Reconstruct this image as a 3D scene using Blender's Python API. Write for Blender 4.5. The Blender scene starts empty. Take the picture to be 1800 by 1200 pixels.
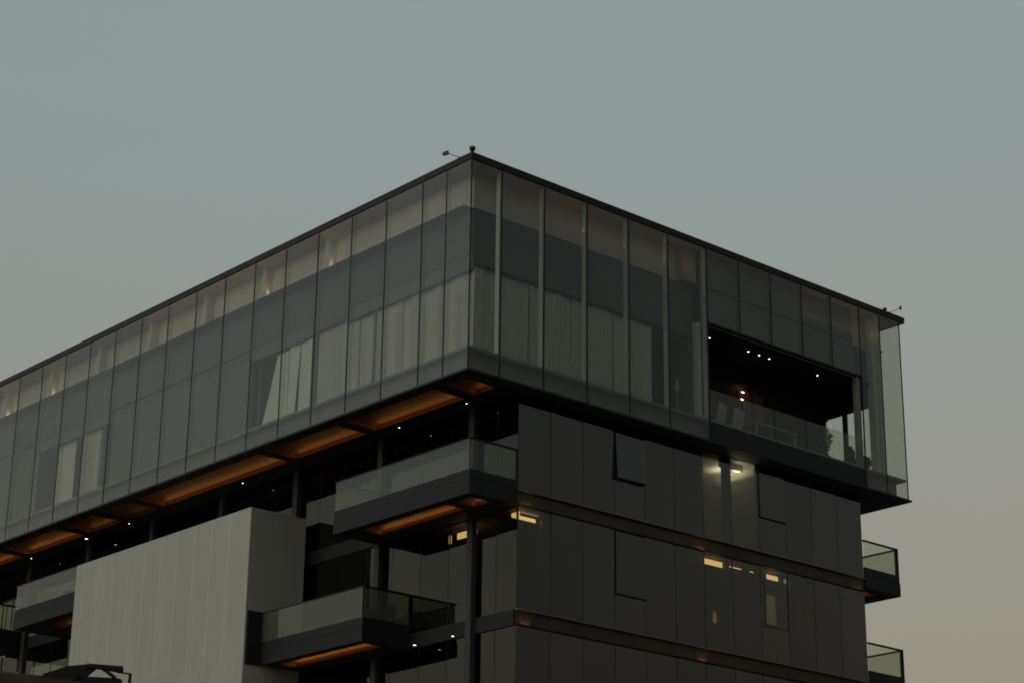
import bpy, bmesh, math, random
from mathutils import Vector, Matrix
random.seed(7)
R = math.radians
sc = bpy.context.scene
col = sc.collection

# ---------------------------------------------------------------- camera
cam = bpy.data.cameras.new('camera')
camo = bpy.data.objects.new('camera', cam); col.objects.link(camo)
cam.sensor_width = 36.0
cam.lens = 3634.477 / 1800 * 36
cam.clip_start = 0.1; cam.clip_end = 5000
_y, _p, _r = R(48.75015), R(20.15025), R(0.69721)
_f = Vector((math.cos(_p)*math.cos(_y), math.cos(_p)*math.sin(_y), math.sin(_p)))
_r0 = Vector((math.sin(_y), -math.cos(_y), 0)); _u0 = _r0.cross(_f)
_rt = math.cos(_r)*_r0 + math.sin(_r)*_u0; _up = -math.sin(_r)*_r0 + math.cos(_r)*_u0
m = Matrix((( _rt.x, _up.x, -_f.x, -34.6015), (_rt.y, _up.y, -_f.y, -41.2937), (_rt.z, _up.z, -_f.z, -18.9913), (0, 0, 0, 1)))
camo.matrix_world = m
sc.camera = camo

# ---------------------------------------------------------------- sky, afterglow, exposure
SUN_AZ = -82           # degrees from +Y towards +X (negative: towards -X)
w = bpy.data.worlds.new('World'); sc.world = w; w.use_nodes = True
nt = w.node_tree; nt.nodes.clear()
sky = nt.nodes.new('ShaderNodeTexSky'); sky.sky_type = 'NISHITA'; sky.sun_disc = False
sky.sun_elevation = R(-1.0); sky.sun_rotation = R(SUN_AZ); sky.air_density = 1.5; sky.dust_density = 3.0; sky.ozone_density = 1.0
hs = nt.nodes.new('ShaderNodeHueSaturation'); hs.inputs['Saturation'].default_value = 0.75
tint = nt.nodes.new('ShaderNodeMix'); tint.data_type = 'RGBA'; tint.blend_type = 'MULTIPLY'; tint.inputs['Factor'].default_value = 1
tint.inputs['B'].default_value = (.93, 1.0, 1.07, 1)
bg = nt.nodes.new('ShaderNodeBackground'); bg.inputs['Strength'].default_value = 0.15
wo = nt.nodes.new('ShaderNodeOutputWorld')
nt.links.new(sky.outputs[0], hs.inputs['Color']); nt.links.new(hs.outputs[0], tint.inputs['A'])
# thin even overcast mixed over the clear dusk sky: warmer and dimmer low down; the whole sky fades away from the sunset side
tcw = nt.nodes.new('ShaderNodeTexCoord'); sep = nt.nodes.new('ShaderNodeSeparateXYZ'); nt.links.new(tcw.outputs['Generated'], sep.inputs[0])
vr = nt.nodes.new('ShaderNodeValToRGB'); nt.links.new(sep.outputs['Z'], vr.inputs['Fac'])
vr.color_ramp.interpolation = 'EASE'
vr.color_ramp.elements[0].position = 0.0; vr.color_ramp.elements[0].color = (.14, .125, .09, 1)
vr.color_ramp.elements[1].position = 0.5; vr.color_ramp.elements[1].color = (.240, .300, .282, 1)
e_ = vr.color_ramp.elements.new(.22); e_.color = (.215, .220, .197, 1)
mixv = nt.nodes.new('ShaderNodeMix'); mixv.data_type = 'RGBA'; mixv.inputs['Factor'].default_value = .5
nt.links.new(tint.outputs['Result'], mixv.inputs['A']); nt.links.new(vr.outputs['Color'], mixv.inputs['B'])
cn = nt.nodes.new('ShaderNodeTexNoise'); cn.inputs['Scale'].default_value = 2.2; cn.inputs['Detail'].default_value = 5; nt.links.new(tcw.outputs['Generated'], cn.inputs['Vector'])
cm = nt.nodes.new('ShaderNodeMapRange'); cm.inputs['To Min'].default_value = .95; cm.inputs['To Max'].default_value = 1.05; nt.links.new(cn.outputs['Fac'], cm.inputs['Value'])
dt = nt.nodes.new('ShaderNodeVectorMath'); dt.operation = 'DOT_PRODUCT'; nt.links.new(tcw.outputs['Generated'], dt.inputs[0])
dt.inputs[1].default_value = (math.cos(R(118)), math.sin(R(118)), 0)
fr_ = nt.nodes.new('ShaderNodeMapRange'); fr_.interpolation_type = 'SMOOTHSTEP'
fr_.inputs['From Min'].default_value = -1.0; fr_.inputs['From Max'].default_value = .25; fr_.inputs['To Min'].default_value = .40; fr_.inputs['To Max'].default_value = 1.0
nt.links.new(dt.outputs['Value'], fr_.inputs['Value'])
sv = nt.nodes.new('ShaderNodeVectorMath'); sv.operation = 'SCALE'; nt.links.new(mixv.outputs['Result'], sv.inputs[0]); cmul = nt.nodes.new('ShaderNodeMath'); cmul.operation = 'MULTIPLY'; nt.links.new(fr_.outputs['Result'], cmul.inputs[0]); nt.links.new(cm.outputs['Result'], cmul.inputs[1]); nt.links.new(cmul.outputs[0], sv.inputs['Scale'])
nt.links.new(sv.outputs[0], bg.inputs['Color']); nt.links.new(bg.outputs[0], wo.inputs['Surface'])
sl = bpy.data.lights.new('afterglow', 'SUN'); sl.energy = 0.03; sl.angle = R(30); sl.color = (1.0, .93, .82)
slo = bpy.data.objects.new('afterglow', sl); col.objects.link(slo)
_d = Vector((math.sin(R(SUN_AZ))*math.cos(R(14)), math.cos(R(SUN_AZ))*math.cos(R(14)), math.sin(R(14))))
slo.rotation_euler = _d.to_track_quat('Z', 'Y').to_euler(); slo.location = (-40, 10, 20)
sc.view_settings.view_transform = 'Standard'; sc.view_settings.look = 'None'
sc.view_settings.gamma = 1; sc.view_settings.use_curve_mapping = False
sc.view_settings.exposure = 3.2
LK = 2 ** (1.7 - 3.2)      # lamp scale that goes with this exposure
sc.render.engine = 'CYCLES'
sc.cycles.max_bounces = 10; sc.cycles.transparent_max_bounces = 24; sc.cycles.glossy_bounces = 5
sc.cycles.diffuse_bounces = 4; sc.cycles.use_light_tree = True
sc.cycles.sample_clamp_indirect = 4
sc.cycles.filter_width = 1.8
GZ = -20.6             # street level

# ---------------------------------------------------------------- materials
def nmat(name):
    mt = bpy.data.materials.new(name); mt.use_nodes = True
    return mt, mt.node_tree, mt.node_tree.nodes['Principled BSDF']
def N(t, kind, **kw):
    n = t.nodes.new(kind)
    for k, v in kw.items(): n.inputs[k].default_value = v
    return n
def solid(name, c, rough=.6, metal=0, var=.12, scale=3.0, bump=.02, bscale=40, stretch=(1,1,1), perobj=.06):
    mt, t, b = nmat(name)
    tc = N(t, 'ShaderNodeTexCoord'); mp = N(t, 'ShaderNodeMapping', Scale=stretch)
    g = N(t, 'ShaderNodeNewGeometry'); t.links.new(g.outputs['Position'], mp.inputs['Vector'])
    nz = N(t, 'ShaderNodeTexNoise', Scale=scale, Detail=6.0, Roughness=.6); t.links.new(mp.outputs[0], nz.inputs['Vector'])
    mr = N(t, 'ShaderNodeMapRange'); mr.inputs['To Min'].default_value = 1-var; mr.inputs['To Max'].default_value = 1+var
    mr.inputs['From Min'].default_value = .3; mr.inputs['From Max'].default_value = .7
    t.links.new(nz.outputs['Fac'], mr.inputs['Value'])
    oi = N(t, 'ShaderNodeObjectInfo'); mo = N(t, 'ShaderNodeMapRange'); mo.inputs['To Min'].default_value = 1-perobj; mo.inputs['To Max'].default_value = 1+perobj
    t.links.new(oi.outputs['Random'], mo.inputs['Value'])
    ml = N(t, 'ShaderNodeMath'); ml.operation = 'MULTIPLY'; t.links.new(mr.outputs[0], ml.inputs[0]); t.links.new(mo.outputs[0], ml.inputs[1])
    mx = N(t, 'ShaderNodeVectorMath'); mx.operation = 'SCALE'; mx.inputs[0].default_value = c; t.links.new(ml.outputs[0], mx.inputs['Scale'])
    t.links.new(mx.outputs[0], b.inputs['Base Color'])
    b.inputs['Roughness'].default_value = rough; b.inputs['Metallic'].default_value = metal
    if bump:
        n2 = N(t, 'ShaderNodeTexNoise', Scale=bscale, Detail=4.0); t.links.new(mp.outputs[0], n2.inputs['Vector'])
        bp = N(t, 'ShaderNodeBump', Strength=.5, Distance=bump); t.links.new(n2.outputs['Fac'], bp.inputs['Height']); t.links.new(bp.outputs[0], b.inputs['Normal'])
    return mt
def glass(name, tint=(.8,.84,.81), ior=1.5, gain=2.0, base=.0, rough=.0, haze=0.0, hazecol=(.5,.53,.45), wave=.0006, refl=(1,1,1)):
    """thin pane: reflects off its outward side, lets the rest through tinted"""
    mt, t, b = nmat(name); t.nodes.remove(b); out = t.nodes['Material Output']
    tr = N(t, 'ShaderNodeBsdfTransparent', Color=(*tint, 1)); gl = N(t, 'ShaderNodeBsdfGlossy', Roughness=rough, Color=(*refl, 1))
    fr = N(t, 'ShaderNodeFresnel', IOR=ior); mu = N(t, 'ShaderNodeMath'); mu.operation = 'MULTIPLY_ADD'; mu.inputs[1].default_value = gain; mu.inputs[2].default_value = base; mu.use_clamp = True
    g = N(t, 'ShaderNodeNewGeometry'); iv = N(t, 'ShaderNodeMath'); iv.operation = 'SUBTRACT'; iv.inputs[0].default_value = 1; t.links.new(g.outputs['Backfacing'], iv.inputs[1])
    m2 = N(t, 'ShaderNodeMath'); m2.operation = 'MULTIPLY'; oi = N(t, 'ShaderNodeObjectInfo'); ov = N(t, 'ShaderNodeMapRange'); ov.inputs['To Min'].default_value = .92; ov.inputs['To Max'].default_value = 1.08; t.links.new(oi.outputs['Random'], ov.inputs['Value']); m3 = N(t, 'ShaderNodeMath'); m3.operation = 'MULTIPLY'; t.links.new(fr.outputs[0], m3.inputs[0]); t.links.new(ov.outputs[0], m3.inputs[1]); t.links.new(m3.outputs[0], mu.inputs[0]); t.links.new(mu.outputs[0], m2.inputs[0]); t.links.new(iv.outputs[0], m2.inputs[1])
    nz = N(t, 'ShaderNodeTexNoise', Scale=.9, Detail=1.0); t.links.new(g.outputs['Position'], nz.inputs['Vector'])
    bp = N(t, 'ShaderNodeBump', Strength=1.0, Distance=wave*3); t.links.new(nz.outputs['Fac'], bp.inputs['Height']); t.links.new(bp.outputs[0], gl.inputs['Normal'])
    body = tr
    if haze:
        df = N(t, 'ShaderNodeBsdfDiffuse', Color=(*hazecol, 1)); mh = N(t, 'ShaderNodeMixShader', Fac=haze)
        t.links.new(tr.outputs[0], mh.inputs[1]); t.links.new(df.outputs[0], mh.inputs[2]); body = mh
    ms = N(t, 'ShaderNodeMixShader'); t.links.new(m2.outputs[0], ms.inputs['Fac']); t.links.new(body.outputs[0], ms.inputs[1]); t.links.new(gl.outputs[0], ms.inputs[2])
    t.links.new(ms.outputs[0], out.inputs['Surface'])
    return mt
def emit(name, c, s):
    mt, t, b = nmat(name); b.inputs['Base Color'].default_value = (.1, .1, .1, 1)
    b.inputs['Emission Color'].default_value = (*c, 1); b.inputs['Emission Strength'].default_value = s*LK
    return mt
def timber(name, c1, c2, axis=(1, 8, 1)):
    mt, t, b = nmat(name)
    g = N(t, 'ShaderNodeNewGeometry'); mp = N(t, 'ShaderNodeMapping', Scale=axis); t.links.new(g.outputs['Position'], mp.inputs['Vector'])
    nz = N(t, 'ShaderNodeTexNoise', Scale=4.0, Detail=8.0, Roughness=.65); t.links.new(mp.outputs[0], nz.inputs['Vector'])
    mx = N(t, 'ShaderNodeMix'); mx.data_type = 'RGBA'; mx.inputs['A'].default_value = (*c1, 1); mx.inputs['B'].default_value = (*c2, 1)
    t.links.new(nz.outputs['Fac'], mx.inputs['Factor']); t.links.new(mx.outputs['Result'], b.inputs['Base Color']); b.inputs['Roughness'].default_value = .55
    return mt

M = dict(
    skin=glass('skin_glass', tint=(.88, .89, .86), ior=1.5, gain=1.25, base=.012, haze=.025, hazecol=(.8, .8, .76)),
    facade=glass('facade_glass', tint=(.42, .44, .42), ior=1.52, gain=2.0, base=.02, wave=.0010, refl=(.97, 1.0, 1.0)),
    facade_left=glass('facade_glass_pale', tint=(.40, .41, .38), ior=1.5, gain=1.15, base=.0, wave=.0012, refl=(1.0, .98, .88)),
    rail=glass('rail_glass', tint=(.86, .88, .81), ior=1.5, gain=1.3, haze=.06),
    frost=glass('frosted_rail_glass', tint=(.66, .70, .58), ior=1.5, gain=1.1, haze=.20, hazecol=(.34, .36, .27)),
    inner=glass('inner_glass', tint=(.85, .86, .84), ior=1.5, gain=1.2),
    black=solid('black_metal', (.009, .009, .010), .45, .3),
    dark=solid('dark_metal', (.013, .014, .016), .62, .1, var=.2),
    column=solid('column_paint', (.045, .046, .046), .6),
    joint=solid('joint_seal', (.02, .02, .02), .7),
    soffit=solid('dark_soffit', (.018, .017, .016), .7),
    fin=solid('fin_glass_edge', (.66, .69, .60), .35),
    clad=solid('inner_wall_panel', (.66, .63, .55), .65, var=.08, scale=1.2),
    band=solid('dark_spandrel', (.085, .10, .10), .5, var=.12, scale=1.0),
    riser=solid('riser_panel', (.14, .145, .14), .55),
    shelf=solid('shelf_metal', (.20, .20, .18), .5),
    white=solid('white_wall', (.56, .56, .50), .7, var=.05, scale=.8),
    timber=timber('soffit_timber', (.42, .29, .19), (.55, .38, .25), (1, 1, 1)),
    coffer=timber('coffer_timber', (.16, .075, .028), (.34, .165, .06), (.6, 3, 1)),
    bronze=solid('bronze_band', (.075, .055, .042), .42, .5, var=.35, scale=1.4, bump=.01, bscale=8),
    lip=solid('band_lip', (.22, .20, .17), .4, .6),
    curtain=None,
    blind=solid('grey_blind', (.17, .19, .18), .8, var=.1, scale=.6),
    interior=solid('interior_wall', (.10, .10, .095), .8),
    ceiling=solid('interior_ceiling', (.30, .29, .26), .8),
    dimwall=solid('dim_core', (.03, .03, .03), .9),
    concrete=solid('pavement_concrete', (.22, .21, .2), .9, bump=.01),
    asphalt=solid('asphalt', (.05, .05, .052), .95, var=.25, scale=.3, bump=.01),
    green=solid('foliage', (.035, .055, .025), .7, var=.4, scale=6),
    stem=solid('stem', (.07, .05, .035), .9),
    pot=solid('planter', (.06, .06, .06), .7),
    pale=solid('pale_upholstery', (.45, .45, .42), .8),
    frame=solid('pale_furniture_frame', (.30, .29, .26), .5),
    door=timber('brown_door', (.16, .07, .03), (.26, .12, .05), (6, 6, 1)),
    red=solid('red_brown_roof', (.085, .038, .028), .8, var=.25, scale=3, bump=.02),
    pale_edge=solid('pale_roof_edge', (.11, .11, .10), .8),
)
def cladding_mat():
    mt = solid('white_cladding', (.53, .52, .44), .55, var=.09, scale=.8, bump=.004, bscale=9, stretch=(1, 1, .18), perobj=.035)
    return mt
M['block'] = cladding_mat()
M['seam'] = solid('pale_seam', (.86, .85, .76), .5)
mt, t, b = nmat('curtain_cloth'); b.inputs['Roughness'].default_value = .9
b.inputs['Base Color'].default_value = (.80, .78, .72, 1)
out = t.nodes['Material Output']; tl = N(t, 'ShaderNodeBsdfTranslucent', Color=(.80, .78, .72, 1)); mxs = N(t, 'ShaderNodeMixShader', Fac=.12)
t.links.new(b.outputs[0], mxs.inputs[1]); t.links.new(tl.outputs[0], mxs.inputs[2]); t.links.new(mxs.outputs[0], out.inputs['Surface'])
M['curtain'] = mt
M['drape'] = solid('drape_cloth', (.86, .85, .78), .85, var=.05, scale=2)
M['lamp'] = emit('spot_lamp', (1, .88, .68), 1.3)
M['warmlamp'] = emit('warm_lamp', (1, .62, .25), 5)
M['uplamp'] = emit('uplight_lamp', (1, .72, .38), 9)
M['cove'] = emit('cove_lamp', (1, .60, .22), 1.1)
M['covedim'] = emit('cove_lamp_dim', (1, .62, .24), .3)

# ---------------------------------------------------------------- builders
WPOS = {}
def wpos(o): return WPOS.get(o.name, Vector((0, 0, 0))) if o else Vector((0, 0, 0))
def link(o, world, parent=None, rot=None):
    col.objects.link(o); world = Vector(world); WPOS[o.name] = world
    if parent: o.parent = parent
    o.location = world - wpos(parent)
    if rot: o.rotation_euler = rot
    return o
def empty(name, world, parent=None):
    o = bpy.data.objects.new(name, None); o.empty_display_size = .3; return link(o, world, parent)
def thing(o, label, cat, group=None):
    o['label'] = label; o['category'] = cat
    if group: o['group'] = group
    return o
_cache = {}
def boxmesh(dx, dy, dz, mat, name, bev=0):
    k = (round(dx, 3), round(dy, 3), round(dz, 3), mat.name, bev)
    if k in _cache: return _cache[k]
    bm = bmesh.new(); bmesh.ops.create_cube(bm, size=1); bmesh.ops.scale(bm, vec=(dx, dy, dz), verts=bm.verts)
    if bev: bmesh.ops.bevel(bm, geom=bm.edges[:], offset=bev, segments=1, affect='EDGES')
    me = bpy.data.meshes.new(name); bm.to_mesh(me); bm.free(); me.materials.append(mat); _cache[k] = me
    return me
def bx(name, x0, x1, y0, y1, z0, z1, mat, parent=None, rot=None, bev=0, tilt=0):
    me = boxmesh(abs(x1-x0), abs(y1-y0), abs(z1-z0), mat, name, bev)
    o = bpy.data.objects.new(name, me)
    if tilt: rot = (random.uniform(-tilt, tilt), random.uniform(-tilt, tilt), random.uniform(-tilt, tilt))
    return link(o, ((x0+x1)/2, (y0+y1)/2, (z0+z1)/2), parent, rot)
class MB:
    """collects boxes, bars and lathes in one mesh, coordinates relative to `org`"""
    def __init__(s): s.bm = bmesh.new()
    def box(s, x0, x1, y0, y1, z0, z1):
        r = bmesh.ops.create_cube(s.bm, size=1)
        bmesh.ops.scale(s.bm, vec=(x1-x0, y1-y0, z1-z0), verts=r['verts']); bmesh.ops.translate(s.bm, vec=((x0+x1)/2, (y0+y1)/2, (z0+z1)/2), verts=r['verts']); return s
    def bar(s, a, b, r, seg=8, r2=None):
        a = Vector(a); b = Vector(b); d = b-a
        q = bmesh.ops.create_cone(s.bm, cap_ends=True, segments=seg, radius1=r, radius2=r if r2 is None else r2, depth=d.length)
        mt = Matrix.Translation((a+b)/2) @ d.to_track_quat('Z', 'Y').to_matrix().to_4x4(); bmesh.ops.transform(s.bm, matrix=mt, verts=q['verts']); return s
    def beam(s, a, b, w_, h_):
        a = Vector(a); b = Vector(b); d = b-a
        q = bmesh.ops.create_cube(s.bm, size=1); bmesh.ops.scale(s.bm, vec=(w_, h_, d.length), verts=q['verts'])
        mt = Matrix.Translation((a+b)/2) @ d.to_track_quat('Z', 'Y').to_matrix().to_4x4(); bmesh.ops.transform(s.bm, matrix=mt, verts=q['verts']); return s
    def ball(s, c, r, sx=1, sy=1, sz=1, seg=16):
        q = bmesh.ops.create_uvsphere(s.bm, u_segments=seg, v_segments=seg//2, radius=r)
        bmesh.ops.scale(s.bm, vec=(sx, sy, sz), verts=q['verts']); bmesh.ops.translate(s.bm, vec=c, verts=q['verts']); return s
    def lathe(s, prof, c=(0, 0, 0), seg=18):
        rows = []
        for r, z in prof: rows.append([s.bm.verts.new((c[0]+r*math.cos(2*math.pi*i/seg), c[1]+r*math.sin(2*math.pi*i/seg), c[2]+z)) for i in range(seg)])
        for a, b_ in zip(rows, rows[1:]):
            for i in range(seg): s.bm.faces.new((a[i], a[(i+1) % seg], b_[(i+1) % seg], b_[i]))
        s.bm.faces.new(rows[0][::-1]); s.bm.faces.new(rows[-1]); return s
    def prism(s, pts, thick):
        """polygon pts (3d, planar) thickened by vector thick"""
        v = [s.bm.verts.new(q) for q in pts]; w_ = [s.bm.verts.new(Vector(q)+Vector(thick)) for q in pts]; n = len(v)
        s.bm.faces.new(v[::-1]); s.bm.faces.new(w_)
        for i in range(n): s.bm.faces.new((v[i], v[(i+1) % n], w_[(i+1) % n], w_[i]))
        return s
    def build(s, name, mat, parent=None, org=(0, 0, 0), smooth=False, rot=None):
        bmesh.ops.recalc_face_normals(s.bm, faces=s.bm.faces)
        me = bpy.data.meshes.new(name); s.bm.to_mesh(me); s.bm.free(); me.materials.append(mat)
        if smooth:
            for p in me.polygons: p.use_smooth = True
        return link(bpy.data.objects.new(name, me), org, parent, rot)
def area(name, loc, direction, sx, sy, energy, color, parent=None):
    l = bpy.data.lights.new(name, 'AREA'); l.shape = 'RECTANGLE'; l.size = sx; l.size_y = sy; l.energy = energy*LK; l.color = color
    o = bpy.data.objects.new(name, l); link(o, loc, parent)
    o.rotation_euler = Vector(direction).to_track_quat('-Z', 'Y').to_euler(); return o
def strip_light(name, x, y0, y1, z, dirx, dirz, energy, parent, color=(1, .46, .11)):
    """LED strip running along Y; width across"""
    l = bpy.data.lights.new(name, 'AREA'); l.shape = 'RECTANGLE'; l.size = .04; l.size_y = abs(y1-y0); l.energy = energy*LK; l.color = color
    o = bpy.data.objects.new(name, l); link(o, (x, (y0+y1)/2, z), parent)
    zax = -Vector((dirx, 0, dirz)).normalized(); yax = Vector((0, 1, 0)); xax = yax.cross(zax)
    o.rotation_euler = Matrix((xax, yax, zax)).transposed().to_euler(); return o

# ---------------------------------------------------------------- ground
def slab(name, x0, x1, y0, y1, z0, z1, mat):
    o = bx(name, x0, x1, y0, y1, z0, z1, mat); o['kind'] = 'structure'; return o
slab('street', -1500, 1500, -1500, 1500, GZ-1, GZ, M['asphalt'])
slab('pavement', -5.5, 26, -5.0, 46, GZ+.004, GZ+.13, M['concrete'])
kb = MB().box(-5.65, -5.5, -5.15, 46, 0, .135).box(-5.5, 26, -5.15, -5.0, 0, .135).build('kerb', M['concrete'], None, (0, 0, GZ+.004)); kb['kind'] = 'structure'

# ---------------------------------------------------------------- the building
B = thing(empty('apartment_building', (10, 10, GZ)), 'dark glass apartment block with projecting double height glazed top box and lit balconies', 'building')
HT = 6.3; XE = 19.3; YE = 38.0
# --- roof slab and bottom plate of the glazed box
bx('roof_slab', -.04, 19.6, -.04, YE, 6.32, 6.54, M['black'], B, bev=.01)
bx('roof_soffit', 0.0, 19.45, 0.0, YE-.1, 6.29, 6.318, M['timber'], B)
# joints of the left skin (x = 0) and of the front skin (y = 0)
JL = [0, 1.1] + [2.2+1.71*k for k in range(21)]
JR1 = [0, 1.15, 2.82, 4.54, 6.27, 7.97, 9.7]
JR2 = [9.7, 11.19, 12.69, 14.2, 15.68, 17.14]
JR3 = [17.14, 18.22, XE]
for a, c in zip(JL, JL[1:]):
    bx('glass_pane', -.01, .01, a+.018, c-.018, .0, 6.285, M['skin'], B, tilt=.0012)
for J, z0 in ((JR1, 0), (JR2, 3.86), (JR3, 0)):
    for a, c in zip(J, J[1:]):
        bx('glass_pane', a+.018, c-.018, -.01, .01, z0, 6.285, M['skin'], B, tilt=.0008)
for a in [0, 1.6, 3.2, 4.8]:
    bx('glass_pane', XE-.01, XE+.01, a+.02, a+1.58, 0, 6.285, M['skin'], B)
for y in JL[1:]: bx('mullion', -.018, .014, y-.017, y+.017, -.0, 6.287, M['black'], B)
bx('mullion', -.018, .016, -.018, .016, 0, 6.287, M['black'], B)
for x in JR1[1:-1]+JR3[1:-1]: bx('mullion', x-.019, x+.019, -.018, .014, 0, 6.287, M['black'], B)
for x in JR2[1:-1]: bx('mullion', x-.019, x+.019, -.018, .014, 3.86, 6.287, M['black'], B)
bx('mullion', 9.68, 9.72, -.02, .014, 0, 6.287, M['black'], B); bx('mullion', 17.12, 17.16, -.02, .014, 0, 6.287, M['black'], B)
bx('mullion', XE-.014, XE+.016, -.018, .012, 0, 6.287, M['black'], B)
# fins behind the joints
for x in JR1[1:]+[18.22]: bx('glass_fin', x-.03, x-.005, .03, .20, .70, 6.28, M['fin'], B)
for x in JR2[1:-1]: bx('glass_fin', x-.03, x-.005, .03, .13, 3.9, 6.28, M['band'], B)
for y in JL[1:]: bx('glass_fin', .03, .20, y+.006, y+.024, .70, 6.28, M['inner'], B)
# shelf (floor plate reaching the skin) and riser below it
bx('shelf', .03, 19.28, .03, .64, .60, .68, M['shelf'], B)
bx('shelf', .03, .64, .642, YE-.3, .60, .68, M['shelf'], B)
for a, c in zip([.25]+JL[1:], JL[1:]+[YE]): bx('riser_panel', .23, .26, a+.006, c-.006, .0, .598, M['riser'], B)
for a, c in zip([.262]+JR1[1:]+JR2[1:]+[18.22], JR1[1:]+JR2[1:]+[18.22, 19.0]): bx('riser_panel', a+.006, c-.006, .23, .26, .0, .598, M['riser'], B)
bx('riser_panel', 18.98, 19.0, .262, YE-1, 0, .598, M['riser'], B)
bx('shelf', 18.4, 19.28, .642, YE-.3, .60, .68, M['shelf'], B)
# inner wall: pale panels above, dark spandrel below
D = .63
def rng(a, b_, n): return [a+(b_-a)*i/n for i in range(n+1)]
cr = [.63, 1.9]+[1.9+1.71*k for k in range(1, 5)]+[9.68]
for a, c in zip(cr, cr[1:]):
    bx('wall_panel', a+.006, c-.006, D, D+.05, 5.2, 6.288, M['clad'], B)
    bx('spandrel_panel', a+.003, c-.003, D-.012, D+.05, 3.5, 5.2, M['band'], B)
cl = [.63, 1.5]+[1.5+1.71*k for k in range(1, 22)]
for i, (a, c) in enumerate(zip(cl, cl[1:])):
    bx('wall_panel', D, D+.05, a+.006, c-.006, 5.2, 6.288, M['clad'], B)
    bx('spandrel_panel', D-.012, D+.05, a+.003, c-.003, 3.75 if not 6.3 < (a+c)/2 < 8.2 else 3.4, 5.2, M['band'], B)
for a, c in zip(cl[:-1], cl[1:]):
    if not 6.3 < (a+c)/2 < 8.2 and not 11 < (a+c)/2 < 20.5 and (a+c)/2 < 24.8: bx('header_panel', D+.01, D+.05, a+.002, c-.002, 3.31, 3.748, M['riser'], B)
# panels over the terrace opening
for a, c in zip(JR2, JR2[1:]):
    bx('wall_panel', a+.006, c-.006, .30, .34, 5.16, 6.288, M['riser'], B)
    bx('wall_panel', a+.006, c-.006, .30, .34, 3.87, 5.12, M['riser'], B)
bx('ledge', 9.7, 17.1, .27, .36, 5.122, 5.158, M['black'], B)
bx('terrace_header', 9.7, 17.16, -.012, .12, 3.80, 3.858, M['black'], B)
for a, c in ((17.14, 18.3),):
    bx('wall_panel', a, c, D, D+.05, 5.2, 6.288, M['clad'], B)
    bx('spandrel_panel', a, c, D-.012, D+.05, 3.86, 5.2, M['band'], B)
bx('wall_panel', 18.26, 18.31, D+.052, 30, 5.2, 6.288, M['clad'], B)
bx('spandrel_panel', 18.26, 18.31, D+.052, 30, 3.2, 5.198, M['band'], B)
bx('ledge', 18.312, 18.75, .3, 30, 5.16, 5.2, M['band'], B)
bx('end_column', 18.08, 18.30, .26, .50, .68, 6.288, M['fin'], B)
# piers with uplights on the left inner wall
for k in range(9):
    y = 7.30+3.42*k
    bx('pier', .34, D-.001, y-.06, y+.10, 5.2, 6.288, M['clad'], B)
bx('pier', 9.0, 9.6, .36, D-.014, 5.2, 6.288, M['timber'], B)

# low warm strips on the inner ledge, lighting the timber underside of the roof
for x0, x1, e in ((.8, 3.0, .10), (3.0, 9.4, .28), (14.4, 18.1, .5)):
    area('ledge_strip', ((x0+x1)/2, .12 if x0 < 14 else .16, 5.4), (0, -.0, 1), x1-x0, .03, e*(x1-x0)*.16, (1, .62, .32), B)
for y0, y1, e in ((2, 10.5, .12), (10.5, 17.5, .5)):
    l_ = strip_light('ledge_strip', .12, y0, y1, 5.4, 0, 1, e*(y1-y0)*.16, B, (1, .62, .32))

# --- interior of the box
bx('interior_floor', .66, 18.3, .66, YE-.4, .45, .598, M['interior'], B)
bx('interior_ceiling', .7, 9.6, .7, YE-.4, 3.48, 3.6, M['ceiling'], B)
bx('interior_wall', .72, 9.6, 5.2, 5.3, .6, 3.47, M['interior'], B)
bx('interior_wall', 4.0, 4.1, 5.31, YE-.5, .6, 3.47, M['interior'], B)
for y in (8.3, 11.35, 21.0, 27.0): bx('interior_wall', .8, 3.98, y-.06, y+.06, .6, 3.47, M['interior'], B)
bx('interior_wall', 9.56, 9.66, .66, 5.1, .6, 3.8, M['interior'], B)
bx('window_head', .64, 9.55, D+.06, D+.16, 3.44, 3.498, M['dark'], B)
# terrace (loggia)
bx('terrace_ceiling', 9.68, 18.25, .36, 8.0, 3.86, 3.92, M['soffit'], B)
bx('terrace_floor', 9.70, 18.38, .66, 8, .601, .66, M['dark'], B)
bx('terrace_wall', 9.68, 18.2, 2.50, 2.6, .66, 3.855, M['soffit'], B)
bx('terrace_beam', 18.08, 18.26, .52, 2.5, 3.12, 3.855, M['dark'], B)
bx('terrace_beam', 17.0, 18.07, 2.40, 2.49, 3.12, 3.855, M['dark'], B)
bx('terrace_post', 16.90, 17.10, .04, .20, .66, 3.80, M['frame'], B)
bx('terrace_post', 9.46, 9.66, .26, .42, .68, 3.86, M['fin'], B)
bx('terrace_post', 18.08, 18.2, 1.52, 1.66, .66, 3.12, M['dark'], B)
for x0, x1 in ((13.76, 14.32), (14.5, 14.95)):
    bx('terrace_door', x0, x1, 2.44, 2.498, .66, 3.2, M['door'], B)
# terrace balustrade
bx('balustrade_base', 9.73, 17.11, -.012, .012, .0, .60, M['dark'], B)
for a, c in zip(JR2, JR2[1:]): bx('balustrade_pane', a+.02, c-.02, -.008, .008, .602, 1.64, M['rail'], B)

# --- blinds and white walls behind the left skin (parts: fixed)
bx('white_wall', .78, .86, 6.95, 8.15, .68, 3.4, M['white'], B)
bx('white_wall', .78, 1.6, 6.12, 6.94, .68, 3.4, M['white'], B)
bx('white_wall', .78, .84, 6.08, 6.14, .68, 3.42, M['white'], B)
for a, c in zip(cl, cl[1:]):
    mid = (a+c)/2
    if 11.0 < mid < 20.5 or 24.8 < mid: bx('blind', .70, .72, a+.02, c-.02, .69, 3.72, M['blind'], B)

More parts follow.
